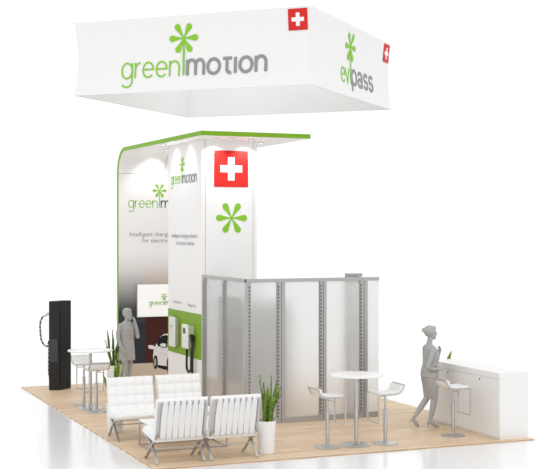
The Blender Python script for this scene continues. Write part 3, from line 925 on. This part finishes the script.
def head(b, c, tilt, s=1.0):
    """head looking along +X of the figure, c = centre between the ears"""
    c = Vector(c)
    b.ellipsoid(c + Vector((-.012, 0, .022)) * s, (.096 * s, .077 * s, .098 * s))
    b.ellipsoid(c + Vector((.022, 0, -.035)) * s, (.070 * s, .062 * s, .080 * s))
    b.ellipsoid(c + Vector((.068, 0, -.092)) * s, (.026 * s, .03 * s, .022 * s))              # chin
    b.tube([c + Vector((.086, 0, .018)) * s, c + Vector((.100, 0, -.005)) * s, c + Vector((.112, 0, -.026)) * s, c + Vector((.094, 0, -.034)) * s], [.008 * s, .011 * s, .014 * s, .013 * s], 8)
    b.ellipsoid(c + Vector((.084, 0, -.060)) * s, (.012 * s, .024 * s, .006 * s))             # lips
    b.ellipsoid(c + Vector((.083, 0, -.071)) * s, (.012 * s, .020 * s, .006 * s))
    for y in (-1, 1):
        b.ellipsoid(c + Vector((.079, y * .032, .004)) * s, (.011 * s, .015 * s, .009 * s))   # eyes
        b.tube([c + Vector((.086, y * .012, .028)) * s, c + Vector((.078, y * .05, .026)) * s], .008 * s, 6)
        b.ellipsoid(c + Vector((-.005, y * .078, -.008)) * s, (.020 * s, .010 * s, .032 * s)) # ears

def finish(b, name, parent, voxel):
    o = b.build(name, M['person'], parent, smooth=True)
    m = o.modifiers.new('Remesh', 'REMESH'); m.mode = 'VOXEL'; m.voxel_size = voxel; m.use_smooth_shade = True
    m = o.modifiers.new('Smooth', 'SMOOTH'); m.iterations = 3; m.factor = .5
    return o

def limb(b, pts, rad, n=14):
    b.tube(pts, rad, n)
    for p, r in zip(pts, rad): b.ellipsoid(p, (r * .97,) * 3, 12, 8)

# woman walking up to the counter, facing +X
wo = thing('person', 'all grey person in high heels with pinned-up hair stepping up to the white counter', 'person', (5.455, 1.70, 0), radians(-4))
b = MB()
b.loft([(.50, .07, 0, .085, .115), (.62, .06, 0, .105, .14), (.74, .045, 0, .122, .165), (.84, .03, 0, .135, .178), (.92, .02, 0, .14, .18), (.99, .018, 0, .132, .168), (1.06, .02, 0, .112, .145), (1.11, .025, 0, .104, .132), (1.20, .03, 0, .108, .14), (1.28, .035, 0, .115, .152), (1.35, .02, 0, .098, .165), (1.40, .012, 0, .075, .150), (1.435, .012, 0, .055, .085), (1.47, .018, 0, .048, .052), (1.56, .035, 0, .046, .048)])
head(b, (.045, 0, 1.635), 0, 1.02)
# front (near) leg: hip, thigh, knee, calf, ankle, then the shoe
limb(b, [(.005, -.085, .86), (.05, -.082, .68), (.075, -.075, .50), (.045, -.072, .34), (.0, -.07, .145)], [.095, .082, .057, .054, .034])
limb(b, [(-.025, -.07, .115), (.035, -.07, .085), (.09, -.07, .042), (.15, -.07, .022)], [.036, .036, .033, .020])
b.tube([(-.035, -.07, .11), (-.047, -.07, .05), (-.05, -.07, .002)], [.02, .010, .008], 8)
# trailing (far) leg
limb(b, [(.0, .085, .86), (.015, .082, .68), (.005, .075, .50), (-.10, .072, .36), (-.235, .07, .19)], [.095, .080, .056, .053, .033])
limb(b, [(-.27, .07, .145), (-.225, .07, .105), (-.195, .07, .06), (-.165, .07, .022)], [.034, .036, .033, .020])
b.tube([(-.285, .07, .145), (-.32, .07, .11), (-.345, .07, .09)], [.02, .010, .008], 8)
# near arm: elbow drawn back, hand at the hip front
limb(b, [(.015, -.165, 1.36), (-.055, -.20, 1.22), (-.125, -.215, 1.075), (-.02, -.215, 1.03), (.06, -.20, 1.03)], [.050, .045, .038, .034, .024])
hand(b, (.06, -.20, 1.03), (1, .15, .15), (0, .9, -.3), 1, .17, .7)
# far arm: forearm raised in front of the chest
limb(b, [(.015, .165, 1.36), (.09, .20, 1.22), (.215, .19, 1.09), (.25, .16, 1.17), (.262, .13, 1.25)], [.050, .045, .038, .034, .024])
hand(b, (.262, .13, 1.25), (.12, -.25, 1), (-1, -.2, .1), -1, .17, .5)
finish(b, 'body', wo, .0065)
b = MB()
c = Vector((.045, 0, 1.635))
b.ellipsoid(c + Vector((-.030, 0, .035)), (.100, .088, .102)); b.ellipsoid(c + Vector((.035, 0, .085)), (.062, .068, .042))
b.ellipsoid(c + Vector((-.125, 0, .055)), (.045, .05, .045))
finish(b, 'hair', wo, .008)
b = MB()
b.loft([(.88, .022, 0, .150, .190), (.98, .02, 0, .145, .182), (1.06, .025, 0, .130, .162), (1.12, .035, 0, .128, .152), (1.20, .05, 0, .142, .162), (1.28, .05, 0, .145, .170), (1.36, .03, 0, .118, .178), (1.405, .015, 0, .088, .155), (1.435, .01, 0, .06, .085)])
finish(b, 'jacket', wo, .009)

# man in a long coat with one hand raised to his face, in front of the printed wall
ma = thing('person', 'grey person in a long coat raising one hand to the face by the curved display', 'person', (2.04, 8.72, 0), radians(-62))
b = MB()
b.loft([(.78, 0, 0, .10, .15), (.90, 0, 0, .115, .16), (1.05, 0, 0, .10, .15), (1.20, .01, 0, .11, .17), (1.32, .01, 0, .11, .19), (1.40, .0, 0, .085, .17), (1.44, .0, 0, .06, .085), (1.48, .008, 0, .055, .057), (1.55, .02, 0, .052, .053)])
head(b, (.02, 0, 1.605), 0, 1.13)
for y, x in ((-1, .03), (1, -.03)):
    limb(b, [(.0, y * .09, .84), (.01 + x * .5, y * .092, .66), (.02 + x, y * .09, .49), (.0 + x, y * .088, .32), (-.02 + x, y * .085, .10)], [.095, .08, .06, .057, .042])
    limb(b, [(-.05 + x, y * .085, .045), (.03 + x, y * .09, .05), (.11 + x, y * .098, .035), (.18 + x, y * .10, .028)], [.04, .042, .036, .026])
# raised arm (image right)
limb(b, [(.0, .19, 1.37), (.08, .205, 1.24), (.15, .175, 1.12), (.16, .135, 1.27), (.16, .10, 1.41)], [.058, .052, .046, .042, .030])
hand(b, (.16, .10, 1.41), (-.15, -.25, 1), (-.9, -.3, 0), -1, .18, .5)
# other arm across the body
limb(b, [(.0, -.19, 1.37), (-.02, -.235, 1.22), (-.01, -.245, 1.09), (.04, -.235, .97), (.09, -.21, .86)], [.058, .052, .046, .042, .030])
hand(b, (.09, -.21, .86), (.3, .1, -1), (0, 1, .1), 1, .18, .5)
finish(b, 'body', ma, .0075)
b = MB()
c = Vector((.02, 0, 1.615))
b.ellipsoid(c + Vector((-.025, 0, .036)), (.106, .094, .10)); b.ellipsoid(c + Vector((.03, 0, .082)), (.068, .072, .038))
finish(b, 'hair', ma, .009)
b = MB()
b.loft([(.62, 0, 0, .155, .20), (.75, 0, 0, .148, .195), (.90, 0, 0, .138, .188), (1.05, 0, 0, .122, .178), (1.18, .008, 0, .128, .19), (1.30, .01, 0, .13, .205), (1.39, .0, 0, .105, .19), (1.44, .0, 0, .08, .11), (1.465, .0, 0, .068, .075)])
finish(b, 'coat', ma, .010)

# ================================================================== LIGHT
def light(name, kind, loc, target=None, **kw):
    l = bpy.data.lights.new(name, kind)
    for k, v in kw.items(): setattr(l, k, v)
    o = bpy.data.objects.new(name, l); COL.objects.link(o); o.location = loc
    if target is not None:
        o.rotation_euler = (Vector(target) - Vector(loc)).to_track_quat('-Z', 'Y').to_euler()
    return o
light('sun', 'SUN', (1.5, -14, 14), (4.5, 5.0, 0), energy=0.36, angle=radians(50))
def spot(a, c, tgt, e=16, size=100):
    light('canopy_spot', 'SPOT', (a, c, ZT - T - .03), tgt, energy=e, spot_size=radians(size), spot_blend=.75, shadow_soft_size=.03)
spot(2.41, 7.05, (2.62, 7.05, 4.72)); spot(2.41, 6.15, (2.62, 6.15, 4.72))
spot(2.82, 5.22, (2.88, 5.5, 4.5), 32); spot(3.54, 5.22, (3.50, 5.5, 4.5), 32)
spot(2.90, 9.3, (2.95, 9.84, 4.2), 26)

w = bpy.data.worlds.new('studio_sky'); SC.world = w; w.use_nodes = True
bg = w.node_tree.nodes['Background']
bg.inputs['Color'].default_value = (1, 1, 1, 1); bg.inputs['Strength'].default_value = 1.08

# ================================================================== CAMERA
cam = bpy.data.cameras.new('camera'); co = bpy.data.objects.new('camera', cam); COL.objects.link(co)
co.location = (-5.079, -16.638, 3.40)
co.rotation_euler = (radians(90), 0, radians(-22.838))
cam.sensor_width = 36.0; cam.sensor_fit = 'HORIZONTAL'
cam.lens = 1211.35 / 558 * 36.0
cam.shift_y = -(234.5 - 231.2) / 558
cam.clip_start = .1; cam.clip_end = 1000
SC.camera = co
SC.view_settings.view_transform = 'Standard'; SC.view_settings.look = 'None'
SC.view_settings.exposure = 0.0; SC.view_settings.gamma = 1.0
SC.view_settings.use_curve_mapping = False
